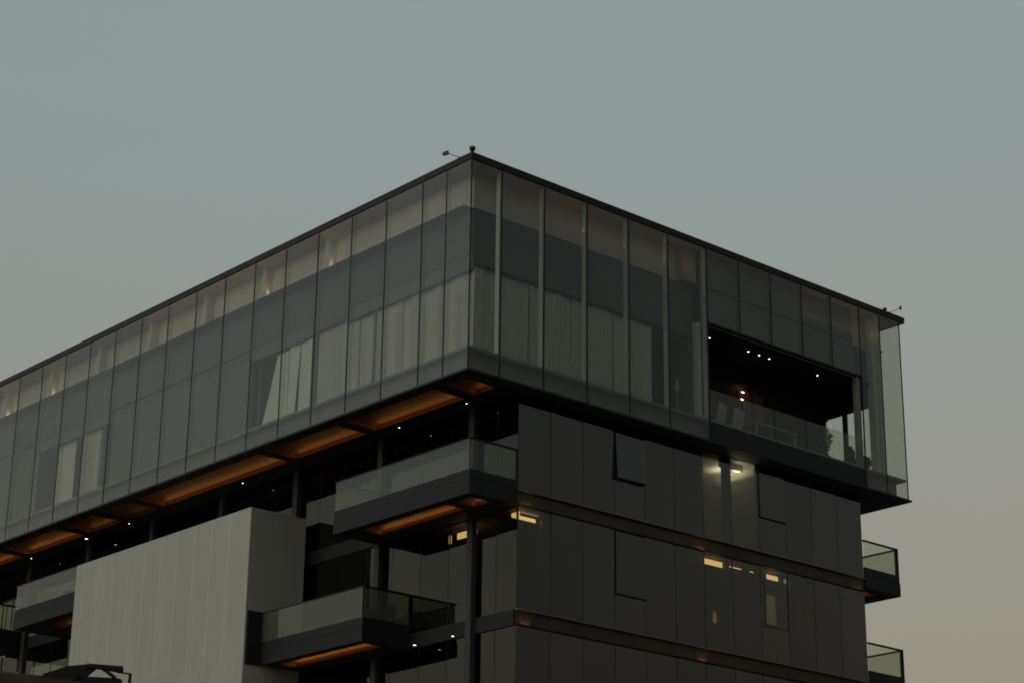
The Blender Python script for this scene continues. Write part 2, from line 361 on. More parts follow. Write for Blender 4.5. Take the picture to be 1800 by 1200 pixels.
# ---------------------------------------------------------------- underside of the box: soffit with lit coffers
ZS = -.06
CO = [(.62, 1.62, .6), (2.0, 6.25, 1.0), (6.6, 10.35, 1.0), (10.62, 18.0, 1.05), (18.3, 20.2, .15), (20.6, 22.9, .55), (23.2, 27.3, 1.1), (27.6, 31.5, 1.0)]
XI, XO = .40, 1.72
bx('soffit', -.012, XI, -.012, YE, ZS, -.002, M['soffit'], B)
bx('soffit', XI, 19.45, -.012, CO[0][0], ZS, -.002, M['soffit'], B)
bx('soffit', XO, 2.6, CO[0][0], YE, ZS, -.002, M['soffit'], B)
bx('soffit', 2.6, 19.45, CO[0][0], 6, ZS, -.002, M['soffit'], B)
ys = [CO[0][1]]
for i, (a, c, e) in enumerate(CO):
    nxt = CO[i+1][0] if i+1 < len(CO) else YE
    bx('soffit', XI, XO, c, nxt, ZS, -.002, M['soffit'], B)
    bx('coffer_panel', XI, XO, a, c, .15, .18, M['coffer'], B)
    bx('coffer_edge', XO-.012, XO+.01, a, c, -.002, .15, M['coffer'], B)
    bx('coffer_edge', XI-.01, XI+.012, a, c, -.002, .15, M['soffit'], B)
    for yy in (a, c): bx('coffer_edge', XI, XO, yy-.01, yy+.01, -.002, .15, M['coffer'], B)
    strip_light('cove_strip', XO-.05, a+.15, c-.1, -.02, -1.0, 1.0, e*(c-a)*.12, B)
bx('soffit_fascia', -.03, -.014, -.03, YE, -.065, .0, M['dark'], B)
bx('soffit_fascia', -.012, 19.47, -.03, -.014, -.065, .0, M['dark'], B)
bx('soffit_fascia', 19.451, 19.47, -.012, 6, -.065, .0, M['dark'], B)

# ---------------------------------------------------------------- lower storeys
XF, YF, XR = 2.41, .592, 17.51       # left facade plane, front facade plane, right end
ST = [(-2.88, -.065), (-6.28, -3.36), (-9.68, -6.76)]
XP = [XF+(XR-XF)/12*k for k in range(13)]
YP = [YF, 1.48, 2.42, 3.55, 4.84, 6.2] + [6.2+1.26*k for k in range(1, 22)]
for si, (z0, z1) in enumerate(ST):
    for k, (a, c) in enumerate(zip(XP, XP[1:])):
        za, zb = z0, z1
        if si == 0 and k == 3: zb = -1.82
        if si == 0 and k == 8: zb = -1.80
        if si == 1 and k == 3: zb = -5.28
        bx('facade_pane', a+.012, c-.012, YF, YF+.02, za, zb, M['facade'], B, tilt=.003)
    for a in XP[1:-1]: bx('facade_joint', a-.011, a+.011, YF+.002, YF+.05, z0, z1, M['joint'], B)
    for a, c in zip(YP, YP[1:]):
        bx('facade_pane', XF, XF+.02, a+.012, c-.012, z0, z1, M['facade_left'], B, tilt=.003)
    for a in YP[1:-1]: bx('facade_joint', XF+.002, XF+.05, a-.012, a+.012, z0, z1, M['black'], B)
    bx('room_ceiling', XF+.06, XR-.1, YF+.06, 30, z1-.02, z1+.06, M['ceiling'] if si < 2 else M['interior'], B)
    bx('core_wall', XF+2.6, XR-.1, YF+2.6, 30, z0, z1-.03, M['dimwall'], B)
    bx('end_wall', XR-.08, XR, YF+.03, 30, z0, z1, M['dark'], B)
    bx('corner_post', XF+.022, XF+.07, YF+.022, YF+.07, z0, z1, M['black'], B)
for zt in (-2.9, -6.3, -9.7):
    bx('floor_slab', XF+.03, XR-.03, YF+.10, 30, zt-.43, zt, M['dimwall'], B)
    # front band: a shallow bronze channel with a thin lip above and below
    bx('band_channel', XF, XR+.001, YF+.03, YF+.09, zt-.40, zt-.02, M['bronze'], B)
    bx('band_lip', XF-.02, XR+.002, YF-.07, YF+.06, zt-.018, zt+.006, M['lip'], B)
    bx('band_lip', XF-.02, XR+.002, YF-.05, YF+.06, zt-.44, zt-.402, M['black'], B)
    # left band
    bx('floor_band', 2.36, XF+.02, YF+.06 if zt != -2.9 else 6.3, 34, zt-.44, zt, M['dark'], B)
    for x, e in ((2.75, .25), (9.85, .25), (17.2, .2)):
        area('band_uplight', (x, YF-.03, zt-.39), (0, .5, 1), .35, .03, e*.35, (1, .45, .12), B)
bx('base_wall', XF+.1, XR, YF+.2, 32, GZ, -10.1, M['dark'], B)
for y in (2.42, 6.72, 11.1, 15.35, 19.65, 23.95, 28.25):
    bx('column', 2.20, 2.40, y-.12, y+.12, GZ, ZS-.002, M['column'], B, bev=.012)
# openable windows in the front
def window(x0, x1, z0, z1, ang):
    f = MB().box(-.0, .02, 0, .04, 0, z1-z0).box(x1-x0-.02, x1-x0, 0, .04, 0, z1-z0).box(.02, x1-x0-.02, 0, .04, 0, .025).box(.02, x1-x0-.02, 0, .04, z1-z0-.02, z1-z0)
    fr = f.build('window', M['joint'], B, (x0+.012, YF-.012, z0))
    s = MB().box(.012, x1-x0-.036, -.03, -.005, -(z1-z0)+.02, -.02).build('sash', M['facade'], fr, (x0+.012, YF-.005, z1))
    s.rotation_euler = (R(-ang), 0, 0)
    r = MB().box(.0, x1-x0-.03, -.034, .0, -(z1-z0)+.0, -(z1-z0)+.03).build('sash_rail', M['joint'], fr, (x0+.012, YF-.005, z1))
    r.rotation_euler = (R(-ang), 0, 0)
window(XP[3], XP[4], -1.80, -.085, 3.2)
window(XP[8], XP[9], -1.78, -.085, 0.3)
window(XP[3], XP[4], -5.26, -3.38, 0.3)
bx('room_shade', XP[3]+.05, XP[4]-.05, YF+.10, YF+.12, -2.85, -1.86, M['blind'], B)

# lit rooms
def room(x0, x1, z0, z1, depth, mat=None):
    mat = mat or M['ceiling']
    bx('room_wall', x0-.05, x0, YF+.07, YF+depth, z0, z1, mat, B); bx('room_wall', x1, x1+.05, YF+.07, YF+depth, z0, z1, mat, B)
    bx('room_wall', x0-.05, x1+.05, YF+depth, YF+depth+.05, z0, z1, mat, B)
room(9.96, 12.42, -2.88, -.09, 2.3)
bx('room_bulkhead', 11.22, 12.2, YF+.36, YF+.50, -.30, -.09, M['ceiling'], B)
bx('room_post', 11.0, 11.24, YF+.06, YF+.2, -2.8, -.09, M['black'], B)
area('room_uplight', (12.0, 1.42, -.42), (.1, 0, 1), 1.1, .14, 15.0, (1, .86, .56), B)
# second storey: cove slots seen through the glass
def cove(x0, x1, y, z0, z1, m_='cove'): bx('cove_slot', x0, x1, y, y+.03, z0, z1, M[m_], B)
cove(2.56, 3.42, .95, -3.60, -3.50); cove(2.62, 3.40, .80, -3.45, -3.42, 'covedim')
bx('cove_slot', 2.50, 2.54, .64, .95, -3.60, -3.50, M['cove'], B)
cove(10.22, 10.98, .80, -3.62, -3.46); cove(13.02, 13.52, .80, -3.62, -3.48); cove(13.74, 13.98, .80, -3.62, -3.50, 'covedim')
cove(11.28, 11.95, .90, -3.50, -3.478); cove(12.35, 12.5, .90, -3.50, -3.48)
bx('room_post', 11.02, 11.2, .72, .8, -6.2, -3.4, M['bronze'], B); bx('room_post', 14.0, 14.2, .72, .8, -6.2, -3.4, M['bronze'], B); bx('room_post', 13.55, 13.7, .72, .8, -6.2, -3.4, M['bronze'], B)
bx('room_post', 3.45, 3.62, .72, .8, -6.2, -3.4, M['bronze'], B)
room(12.6, 14.9, -6.26, -3.42, 1.8, M['interior'])
bx('doorway_glow', 13.45, 13.82, 1.2, 1.24, -4.9, -4.0, emit('doorway_glow', (.9, .75, .35), .06), B)
bx('facade_pane', 12.62, 12.64, YF-.01, YF, -5.2, -3.5, M['black'], B)
bx('facade_joint', 12.52, 13.72, YF-.01, YF+.0, -5.22, -5.19, M['black'], B)
bx('facade_joint', 13.70, 13.72, YF-.01, YF+.0, -5.19, -3.4, M['black'], B)
area('room_lamp', (13.75, .95, -3.52), (0, .1, -1), .5, .05, .9, (1, .70, .30), B)
area('room_lamp', (10.85, .95, -3.52), (0, .1, -1), .7, .05, .7, (1, .70, .30), B)
area('room_lamp', (3.2, .92, -3.52), (0, .1, -1), .7, .05, .6, (1, .66, .30), B)
# second storey, left facade
bx('cove_slot', 2.66, 2.70, 2.66, 3.50, -3.74, -3.56, M['cove'], B); bx('cove_slot', 2.66, 2.70, 3.80, 3.88, -3.80, -3.56, M['cove'], B)
# bulkhead boards behind left glazing
for y0, y1 in ((11, 15), (15.2, 19.3)): bx('room_shade', 2.6, 2.64, y0, y1, -2.6, -1.2, M['interior'], B)

# ---------------------------------------------------------------- balconies (part with sub-parts)
def balcony(x0, x1, y0, y1, zt, rails, coffers, lamp, frost=False):
    """slab top at zt-.02; rails: list of sides 'front' (x = x0), 'south' (y = y0), 'north', 'east'"""
    b_ = empty('balcony', ((x0+x1)/2, (y0+y1)/2, zt-.45), B)
    zb = zt-.45
    bx('deck', x0+.02, x1, y0+.02, y1, zt-.10, zt-.04, M['dark'], b_)
    gm = M['frost'] if frost else M['rail']
    def side(ax0, ax1, ay0, ay1, outx, outy):
        bx('upstand', ax0, ax1, ay0, ay1, zt+.0, zt+.26, M['dark'], b_); 
        bx('fascia', ax0-outx*.012, ax1-outx*.012 if outx else ax1, ay0-outy*.012, ay1-outy*.012 if outy else ay1, zb, zt-.015, M['dark'], b_)
    t_ = .05
    if 'front' in rails:
        bx('upstand', x0, x0+t_, y0, y1, zt+.0, zt+.25, M['dark'], b_); bx('fascia', x0-.014, x0+t_, y0-.014, y1, zb, zt-.014, M['dark'], b_)
        bx('glass_panel', x0+.015, x0+.03, y0+.06, y1-.02, zt+.26, zt+1.13, gm, b_)
        bx('rail', x0+.0, x0+.045, y0, y1, zt+1.135, zt+1.165, M['dark'], b_)
        bx('edge_trim', x0+.008, x0+.036, y0+.06, y1-.02, zt+.25, zt+.262, M['lip'], b_)
    if 'south' in rails:
        bx('upstand', x0+t_, x1, y0, y0+t_, zt+.0, zt+.25, M['dark'], b_); bx('fascia', x0+t_, x1, y0-.014, y0+t_, zb, zt-.014, M['dark'], b_)
        bx('glass_panel', x0+.06, x1-.06, y0+.015, y0+.03, zt+.26, zt+1.13, gm, b_)
        bx('rail', x0+.045, x1, y0, y0+.045, zt+1.12, zt+1.18, M['black'], b_)
        bx('post', x1-.055, x1-.0, y0+.002, y0+.043, zt+.26, zt+1.119, M['black'], b_)
    if 'north' in rails:
        bx('fascia', x0+t_, x1, y1, y1+.03, zb, zt+.25, M['dark'], b_)
        bx('glass_panel', x0+.06, x1-.1, y1, y1+.015, zt+.26, zt+1.13, gm, b_)
        bx('rail', x0, x1, y1, y1+.03, zt+1.12, zt+1.16, M['black'], b_)
    if 'east' in rails:
        bx('upstand', x1-t_, x1, y0+t_, y1, zt+.0, zt+.25, M['dark'], b_); bx('fascia', x1-t_, x1+.014, y0-.014, y1, zb, zt-.014, M['bronze'], b_)
        bx('glass_panel', x1-.03, x1-.015, y0+.06, y1-.02, zt+.26, zt+1.13, gm, b_)
        bx('rail', x1-.045, x1, y0+.046, y1, zt+1.12, zt+1.18, M['black'], b_)
    # underside with lit coffers
    zz = zb
    if coffers:
        cs = sorted(coffers); cx0, cx1 = cs[0][0], cs[0][1]
        bx('soffit', x0+t_, cx0, y0+.04, y1-.01, zz, zz+.04, M['soffit'], b_); bx('soffit', cx1, x1, y0+.04, y1-.01, zz, zz+.04, M['soffit'], b_)
        py = y0+.04
        for (_, _, c0, c1) in sorted(cs, key=lambda q: q[2]):
            bx('soffit', cx0, cx1, py, c0, zz, zz+.04, M['soffit'], b_); py = c1
            bx('coffer_panel', cx0, cx1, c0, c1, zz+.17, zz+.19, M['coffer'], b_)
            bx('coffer_edge', cx1-.01, cx1+.01, c0, c1, zz+.041, zz+.17, M['coffer'], b_); bx('coffer_edge', cx0-.01, cx0+.01, c0, c1, zz+.041, zz+.17, M['soffit'], b_)
            for yy in (c0, c1): bx('coffer_edge', cx0+.011, cx1-.011, yy-.01, yy+.01, zz+.041, zz+.17, M['coffer'], b_)
            if lamp: strip_light('cove_strip', cx1-.05, c0+.1, c1-.08, zz+.05, -1.0, 1.0, lamp*(c1-c0)*.135, b_)
        bx('soffit', cx0, cx1, py, y1-.01, zz, zz+.04, M['soffit'], b_)
    else: bx('soffit', x0+t_, x1, y0+.04, y1-.01, zz, zz+.04, M['soffit'], b_)
    return b_
balcony(.64, XF-.01, YF, 6.80, -2.89, ('front', 'south', 'north'), [(.95, 1.80, .88, 1.62), (.95, 1.80, 1.98, 5.9)], 1.0)
balcony(.66, 2.400, 5.25, 10.25, -6.29, ('front', 'south'), [(.95, 1.75, 5.5, 9.9)], 1.1, frost=True)
balcony(.36, 2.355, 20.82, 25.55, -2.89, ('front', 'north'), [(.8, 1.75, 21.1, 24.1)], .35)
balcony(.50, 2.355, 28.6, 33.0, -2.89, ('front', 'south'), [(.9, 1.75, 28.6, 32.6)], 1.1)
b3 = balcony(XR+.004, 19.36, YF, 3.6, -2.75, ('south', 'east'), [(18.0, 18.9, 1.0, 3.2)], .5)
b4 = balcony(XR+.004, 19.36, YF, 3.6, -6.15, ('south', 'east'), [(18.0, 18.9, 1.0, 3.2)], .5)
for q, zt in ((b3, -2.75), (b4, -6.15)): bx('post', 19.22, 19.34, YF+.012, YF+.06, zt+.25, zt+1.12, M['black'], q)
bx('side_screen', .12, .66, 10.26, 10.316, -6.75, -5.12, M['dark'], B)
# terrace floor between balconies, railing left of the left balcony
bx('rail', 1.2, 1.24, 25.1, 28.2, -1.80, -1.76, M['black'], B)
for k in range(5): bx('rail_post', 1.2, 1.23, 25.2+.72*k, 25.23+.72*k, -2.9, -1.8, M['black'], B)

# ---------------------------------------------------------------- white clad volume in front of the left facade
WB = empty('clad_volume', (1.1, 15.5, -9.6), B)
X0, X1, Y0, Y1, Z0, Z1 = .06, 2.15, 10.32, 20.79, -12.9, -1.89
bx('core', X0+.03, X1, Y0+.03, Y1-.03, Z0, Z1-.03, M['interior'], WB)
ss = [Y0, 10.65]+[10.65+1.0*k for k in range(1, 10)]+[Y1]
ss = [Y0]+[11.47-.0+.98*k for k in range(0, 10)]+[Y1]
ZJ = -6.62
s2 = [Y0]+[q+.5 for q in ss[:-2]]+[Y1]
for row, za, zb in ((ss, ZJ+.0012, Z1), (s2, Z0, ZJ-.0012)):
    for a, c in zip(row, row[1:]):
        bx('clad_panel', X0, X0+.025, a+.006, c-.006, za, zb, M['block'], WB, tilt=.0006)
        if a != Y0: bx('clad_seam', X0-.004, X0+.006, a-.0095, a+.0095, za, zb, M['seam'], WB)
for a, c in zip([X0, .9, 1.5], [.9, 1.5, X1]): bx('clad_panel', a+.003, c-.003, Y0-.002, Y0+.022, Z0, Z1, M['block'], WB)
bx('coping', X0+.026, X1, Y0+.023, Y1, Z1-.029, Z1-.006, M['block'], WB)

# ---------------------------------------------------------------- curtains (hang freely: things)
def curtain(name, axis, a0, a1, d, z0, z1, label, pleat=.095, amp=.075, skew=0.0, flare=0.0, seed=0, gather=1.0, material='curtain'):
    rnd = random.Random(seed); bm = bmesh.new(); n = max(12, int((a1-a0)/pleat*9)); rows = 7; g = []
    ph = [rnd.uniform(0, 6.28) for _ in range(4)]
    for j in range(rows):
        v = j/(rows-1); row = []
        for i in range(n+1):
            u_ = i/n; s0 = a0+skew*v; s1 = a1+flare*v; a = s0+(s1-s0)*u_; q = u_*(a1-a0)
            off = amp*(.62+.38*math.sin(q*5.3+ph[0]))*math.sin(q/pleat*2*math.pi+ph[1]+1.7*math.sin(q*6.1+ph[2])+.5*v)+.2*amp*math.sin(q*131+ph[3])
            z = z1+(z0-z1)*v
            row.append(bm.verts.new((d+off, a, z) if axis == 'y' else (a, d+off, z)))
        g.append(row)
    for j in range(rows-1):
        for i in range(n): bm.faces.new((g[j][i], g[j][i+1], g[j+1][i+1], g[j+1][i]))
    c = Vector(((d, (a0+a1)/2, z1) if axis == 'y' else ((a0+a1)/2, d, z1)))
    bmesh.ops.translate(bm, vec=-c, verts=bm.verts)
    bmesh.ops.solidify(bm, geom=bm.faces[:], thickness=.004)
    me = bpy.data.meshes.new(name); bm.to_mesh(me); bm.free(); me.materials.append(M[material])
    for p in me.polygons: p.use_smooth = True
    o = link(bpy.data.objects.new(name, me), c); thing(o, label, 'curtain', 'pleated curtains behind the glass skin'); return o
curtain('curtain', 'x', .74, 1.14, .76, .69, 3.46, 'narrow grey curtain filling the first front pane right of the glazed corner', seed=1)
curtain('curtain', 'x', 1.18, 2.84, .76, .69, 3.46, 'pleated curtain in the second front pane from the glazed corner', seed=2)
curtain('curtain', 'x', 2.88, 4.55, .76, .69, 3.46, 'pleated curtain in the third front pane from the glazed corner', seed=3)
curtain('curtain', 'x', 4.60, 6.30, .76, .69, 3.46, 'pleated curtain in the fourth front pane from the glazed corner', seed=4)
curtain('curtain', 'x', 6.34, 7.95, .76, .69, 3.46, 'curtain with a free right edge beside the dark uncurtained room', seed=5)
curtain('curtain', 'y', .80, 2.10, .80, .69, 3.32, 'pale curtain on the left side nearest the glazed corner', seed=6)
curtain('curtain', 'y', 2.12, 3.90, .80, .69, 3.32, 'pale curtain on the left side, second from the glazed corner', seed=7)
curtain('curtain', 'y', 3.92, 6.02, .80, .69, 3.32, 'widest pale curtain on the left side beside the smooth white wall', seed=8)
curtain('curtain', 'y', 8.42, 9.02, .72, .69, 3.32, 'smooth pale drape right of the dark slanting slit', pleat=.5, amp=.012, flare=.06, seed=9, material='drape')
curtain('curtain', 'y', 9.05, 9.62, .72, .69, 3.32, 'narrow pale drape left of the dark slanting slit', pleat=.45, amp=.012, skew=.22, flare=.03, seed=10, material='drape')
curtain('curtain', 'y', 9.66, 10.28, .72, .69, 3.22, 'pale drape whose far edge slants outwards beside the long plain glass', pleat=.6, amp=.012, flare=.80, seed=11, material='drape')
curtain('curtain', 'y', 21.1, 22.5, .80, .69, 3.32, 'pale pleated curtain far along the left side above the dimmest soffit light', seed=12)
curtain('curtain', 'y', 22.9, 24.2, .80, .69, 3.32, 'faint olive curtain furthest along the left side of the glazed box', pleat=.4, amp=.01, seed=13)

# ---------------------------------------------------------------- small lamps
def downlight(x, y, z, label, group, r=.04, mat='lamp', axis='z', hood=True):
    t = thing(empty('ceiling_spotlight', (x, y, z)), label, 'spotlight', group)
    MB().lathe([(r*1.0, 0), (r*1.5, -.006), (r*1.5, -.03), (r*1.25, -.05), (r, -.05)], seg=14).build('housing', M['black'], t, (x, y, z))
    MB().lathe([(r*.9, -.052), (r*.9, -.058), (r*.5, -.062)], seg=12).build('lens', M[mat], t, (x, y, z))
    return t
gl = 'small spotlights in the terrace ceiling'
for x, lb in zip((10.73, 12.55, 13.06, 13.55, 15.94), ('lone spotlight in the terrace ceiling beside the pale left post', 'left one of three close spotlights in the dark terrace ceiling', 'middle one of three close spotlights in the dark terrace ceiling', 'right one of three close spotlights in the dark terrace ceiling', 'lone spotlight in the terrace ceiling near the open right end')):
    downlight(x, .88, 3.858, lb, gl, r=.03)
gs = 'small spotlights on the inner wall under the soffit'
for y, lb in ((2.17, 'soffit spotlight right of the brightest timber panel above the corner balcony'), (5.29, 'soffit spotlight above the left half of the corner balcony'), (13.5, 'faint soffit spotlight above the right part of the white clad volume'), (20.5, 'faint soffit spotlight over the far end of the white clad volume'), (23.4, 'bright soffit spotlight just left of the white clad volume'), (27.4, 'soffit spotlight at the far left edge above the left balcony')):
    downlight(1.80, y, ZS-.001, lb, gs, r=.022 if y != 23.4 else .05, mat='lamp')
downlight(1.95, 4.45, -6.745, 'bright spotlight under the lower balcony beside its lit soffit', 'spotlights under the lower balcony', r=.045)
downlight(1.95, 2.75, -6.745, 'smaller spotlight under the floor edge near the dark column', 'spotlights under the lower balcony', r=.035)
def uplight(y, lb):
    t = thing(empty('ledge_uplight', (.44, y-.10, 5.2)), lb, 'uplight', 'warm uplights on the inner ledge')
    MB().lathe([(.03, 0), (.035, .02), (.03, .03)], seg=12).build('housing', M['black'], t, (.44, y-.10, 5.2))
    MB().lathe([(.024, .031), (.022, .036)], seg=12).build('lens', M['uplamp'], t, (.44, y-.10, 5.2))
    l = bpy.data.lights.new('ledge_lamp', 'SPOT'); l.energy = .8*LK; l.color = (1, .66, .32); l.spot_size = R(70); l.spot_blend = .9; l.shadow_soft_size = .02
    o = bpy.data.objects.new('ledge_lamp', l); link(o, (.44, y-.14, 5.25), t); o.rotation_euler = (R(180-8), 0, 0)
bx('pier_ledge', .28, D-.02, .66, YE-1, 5.17, 5.199, M['band'], B)
uplight(7.30, 'dim warm uplight on the ledge nearest the corner, fourth pier')
uplight(10.72, 'brightest warm uplight on the ledge of the left side')
uplight(24.40, 'warm uplight on the ledge above the far pale curtain')
uplight(27.82, 'warm uplight on the ledge at the far left edge')
def lamp_glint(x, z, lb):  # glowing box standing in for a lamp reflected in the terrace door
    t = thing(empty('lamp_reflection', (x, 2.43, z)), lb, 'lamp reflection', 'glowing lamp reflections on the brown door')
    MB().box(-.05, .05, -.02, .0, -.03, .03).build('housing', M['black'], t, (x, 2.438, z))
    MB().box(-.055, .055, -.03, -.021, -.018, .018).build('lens', M['lamp'], t, (x, 2.438, z))
area('door_fill_light', (13.95, 2.30, 3.35), (0, .6, -1), .3, .05, .10, (1, .52, .22), B)  # added light that brightens the brown door, no fitting of its own
lamp_glint(13.93, 3.12, 'upper of two small glowing boxes imitating lamp reflections on the brown terrace door')
lamp_glint(13.88, 2.86, 'lower of two small glowing boxes imitating lamp reflections on the brown terrace door')
t = thing(empty('table_lamp', (10.75, .95, -5.55)), 'small orange glowing lamp on a stand behind the second storey glass', 'table lamp')
MB().lathe([(.10, 0), (.10, .02), (.02, .04), (.015, .2)]).build('stand', M['dark'], t, (10.75, .95, -5.55))
MB().lathe([(.05, .2), (.07, .3), (.05, .48), (.02, .55)]).build('lamp_shade', emit('orange_shade', (1, .42, .10), .16), t, (10.75, .95, -5.55), smooth=True)
thing(bx('side_table', 10.45, 11.0, .75, 1.15, -6.26, -5.552, M['dark']), 'low dark side table carrying the orange lamp', 'table')
bpy.data.objects['side_table']['label'] = 'plain dark side cabinet under the orange glowing lamp'

# ---------------------------------------------------------------- cameras on the roof
def dome_cam(x, y, z, lb, s=1.0):
    t = thing(empty('security_camera', (x, y, z)), lb, 'security camera', 'cameras on the roof edge')
    MB().lathe([(.055*s, 0), (.05*s, .05*s), (.045*s, .08*s)]).build('base', M['dark'], t, (x, y, z))
    MB().ball((0, 0, .13*s), .085*s, 1, 1, .9).build('dome', M['black'], t, (x, y, z), smooth=True)
    MB().lathe([(.09*s, .15*s), (.095*s, .18*s), (.07*s, .215*s)]).build('cap', M['shelf'], t, (x, y, z))
dome_cam(.06, .06, 6.54, 'dark dome camera standing on the nearest roof corner')
dome_cam(18.72, .10, 6.54, 'squat grey dome camera near the right end of the roof', .8)
def arm_cam(base, head, lb, ball=False):
    base = Vector(base); head = Vector(head)
    t = thing(empty('security_camera', base), lb, 'security camera', 'cameras on the roof edge')
    MB().bar((0, 0, 0), (head-base)*.93, .011).bar((0, 0, -.02), (0, 0, .03), .02).build('arm', M['dark'], t, base)
    h = MB()
    if ball: h.ball((0, 0, -.015), .045).bar((0, 0, .0), (0, 0, .07), .035)
    else:
        d = (head-base); d.z = 0; d.normalize(); h.beam(-d*.02+Vector((0, 0, .03)), d*.12+Vector((0, 0, -.04)), .09, .10)
        h.bar(d*.10+Vector((0, 0, -.03)), d*.15+Vector((0, 0, -.06)), .04)
    h.build('camera_head', M['shelf'] if not ball else M['black'], t, head, smooth=ball)
arm_cam((-.02, .55, 6.55), (-.30, .73, 6.66), 'box shaped camera on a thin arm left of the nearest roof corner')
arm_cam((18.85, .0, 6.55), (19.02, -.34, 6.66), 'small ball headed camera on a thin curved arm at the right roof end', True)

# ---------------------------------------------------------------- furniture and plants on terrace and balconies
def armchair(x, y, z, rz, lb, mat, grp=None, h=.80, slats=True):
    t = thing(empty('armchair', (x, y, z)), lb, 'chair', grp)
    o_ = (x, y, z)
    MB().box(-.27, .27, -.26, .26, .36, .42).build('seat', mat, t, o_)
    q = MB()
    if slats:
        for k in range(5): q.beam((-.25, .24+.02*k, .50+.075*k), (.25, .24+.02*k, .50+.075*k), .02, .055)
        q.beam((-.25, .22, .40), (-.25, .34, h), .03, .03).beam((.25, .22, .40), (.25, .34, h), .03, .03)
    else: q.prism([(-.27, .20, .40), (.27, .20, .40), (.27, .32, h), (-.27, .32, h)], (0, .06, 0))
    q.build('backrest', mat, t, o_)
    for sx in (-.25, .25):
        for sy in (-.23, .23): MB().beam((sx, sy, 0), (sx*.98, sy*.98, .36), .03, .03).build('leg', M['black'] if slats else mat, t, o_)
        MB().box(sx-.02, sx+.02, -.25, .26, .58, .61).beam((sx, -.23, .42), (sx, -.23, .58), .03, .03).build('armrest', mat, t, o_)
    t.rotation_euler = (0, 0, rz); return t
armchair(10.95, 1.0, .661, R(200), 'pale upright chair behind the terrace railing, beside the left post', M['pale'], 'chairs on the terrace', .95, False)
armchair(11.75, 1.0, .661, R(190), 'second pale upright chair from the left post on the terrace', M['pale'], 'chairs on the terrace', .95, False)
armchair(12.9, 1.75, .661, R(0), 'thin framed chair behind the table in front of the brown door', M['frame'], 'chairs on the terrace', .85)
armchair(14.2, 1.75, .661, R(0), 'thin framed chair behind the right end of the terrace table', M['frame'], 'chairs on the terrace', .85)
t = thing(empty('terrace_table', (13.6, 1.1, .661)), 'long thin framed table on the terrace before the brown door', 'table')
MB().box(-1.0, 1.0, -.4, .4, .72, .76).build('tabletop', M['frame'], t, (13.6, 1.1, .661))
for sx in (-.93, .93):
    for sy in (-.35, .35): MB().box(sx-.025, sx+.025, sy-.025, sy+.025, 0, .72).build('leg', M['frame'], t, (13.6, 1.1, .661))
armchair(1.55, 1.95, -2.93, R(-70), 'dark chair on the corner balcony left of the corner column', M['dark'], 'chairs on the balconies', .75)
armchair(1.6, 4.7, -2.93, R(-80), 'dark chair at the far end of the corner balcony', M['dark'], 'chairs on the balconies', .75)
armchair(1.35, 6.1, -6.33, R(-60), 'dark chair just inside the glass corner of the lower balcony', M['dark'], 'chairs on the balconies', .78)
armchair(1.75, 5.75, -6.33, R(-150), 'dark reclined chair beside the facade on the lower balcony', M['dark'], 'chairs on the balconies', .78)
armchair(1.65, 27.3, -2.9, R(-120), 'black slatted armchair on the far left terrace by a dark railing', M['black'], 'chairs on the balconies', .82)

t = thing(empty('lounge_chair', (1.4, 3.2, -2.93)), 'low dark reclined lounger in the middle of the corner balcony', 'lounger')
MB().prism([(-.9, -.3, .28), (.3, -.3, .28), (.3, .3, .28), (-.9, .3, .28)], (0, 0, .06)).build('seat', M['dark'], t, (1.4, 3.2, -2.93))
MB().prism([(.3, -.3, .28), (.85, -.3, .62), (.85, .3, .62), (.3, .3, .28)], (-.04, 0, .06)).build('backrest', M['dark'], t, (1.4, 3.2, -2.93))
for sx in (-.8, .25):
    for sy in (-.26, .26): MB().box(sx-.02, sx+.02, sy-.02, sy+.02, 0, .28).build('leg', M['black'], t, (1.4, 3.2, -2.93))
t.rotation_euler = (0, 0, R(80))
t = thing(empty('balcony_table', (1.3, 23.2, -2.93)), 'small pale topped table on the balcony left of the white clad volume', 'table')
MB().lathe([(.35, .70), (.36, .715), (.35, .73)], seg=24).build('tabletop', M['frame'], t, (1.3, 23.2, -2.93))
MB().lathe([(.2, 0), (.19, .02), (.03, .04), (.03, .70)]).build('leg', M['black'], t, (1.3, 23.2, -2.93))

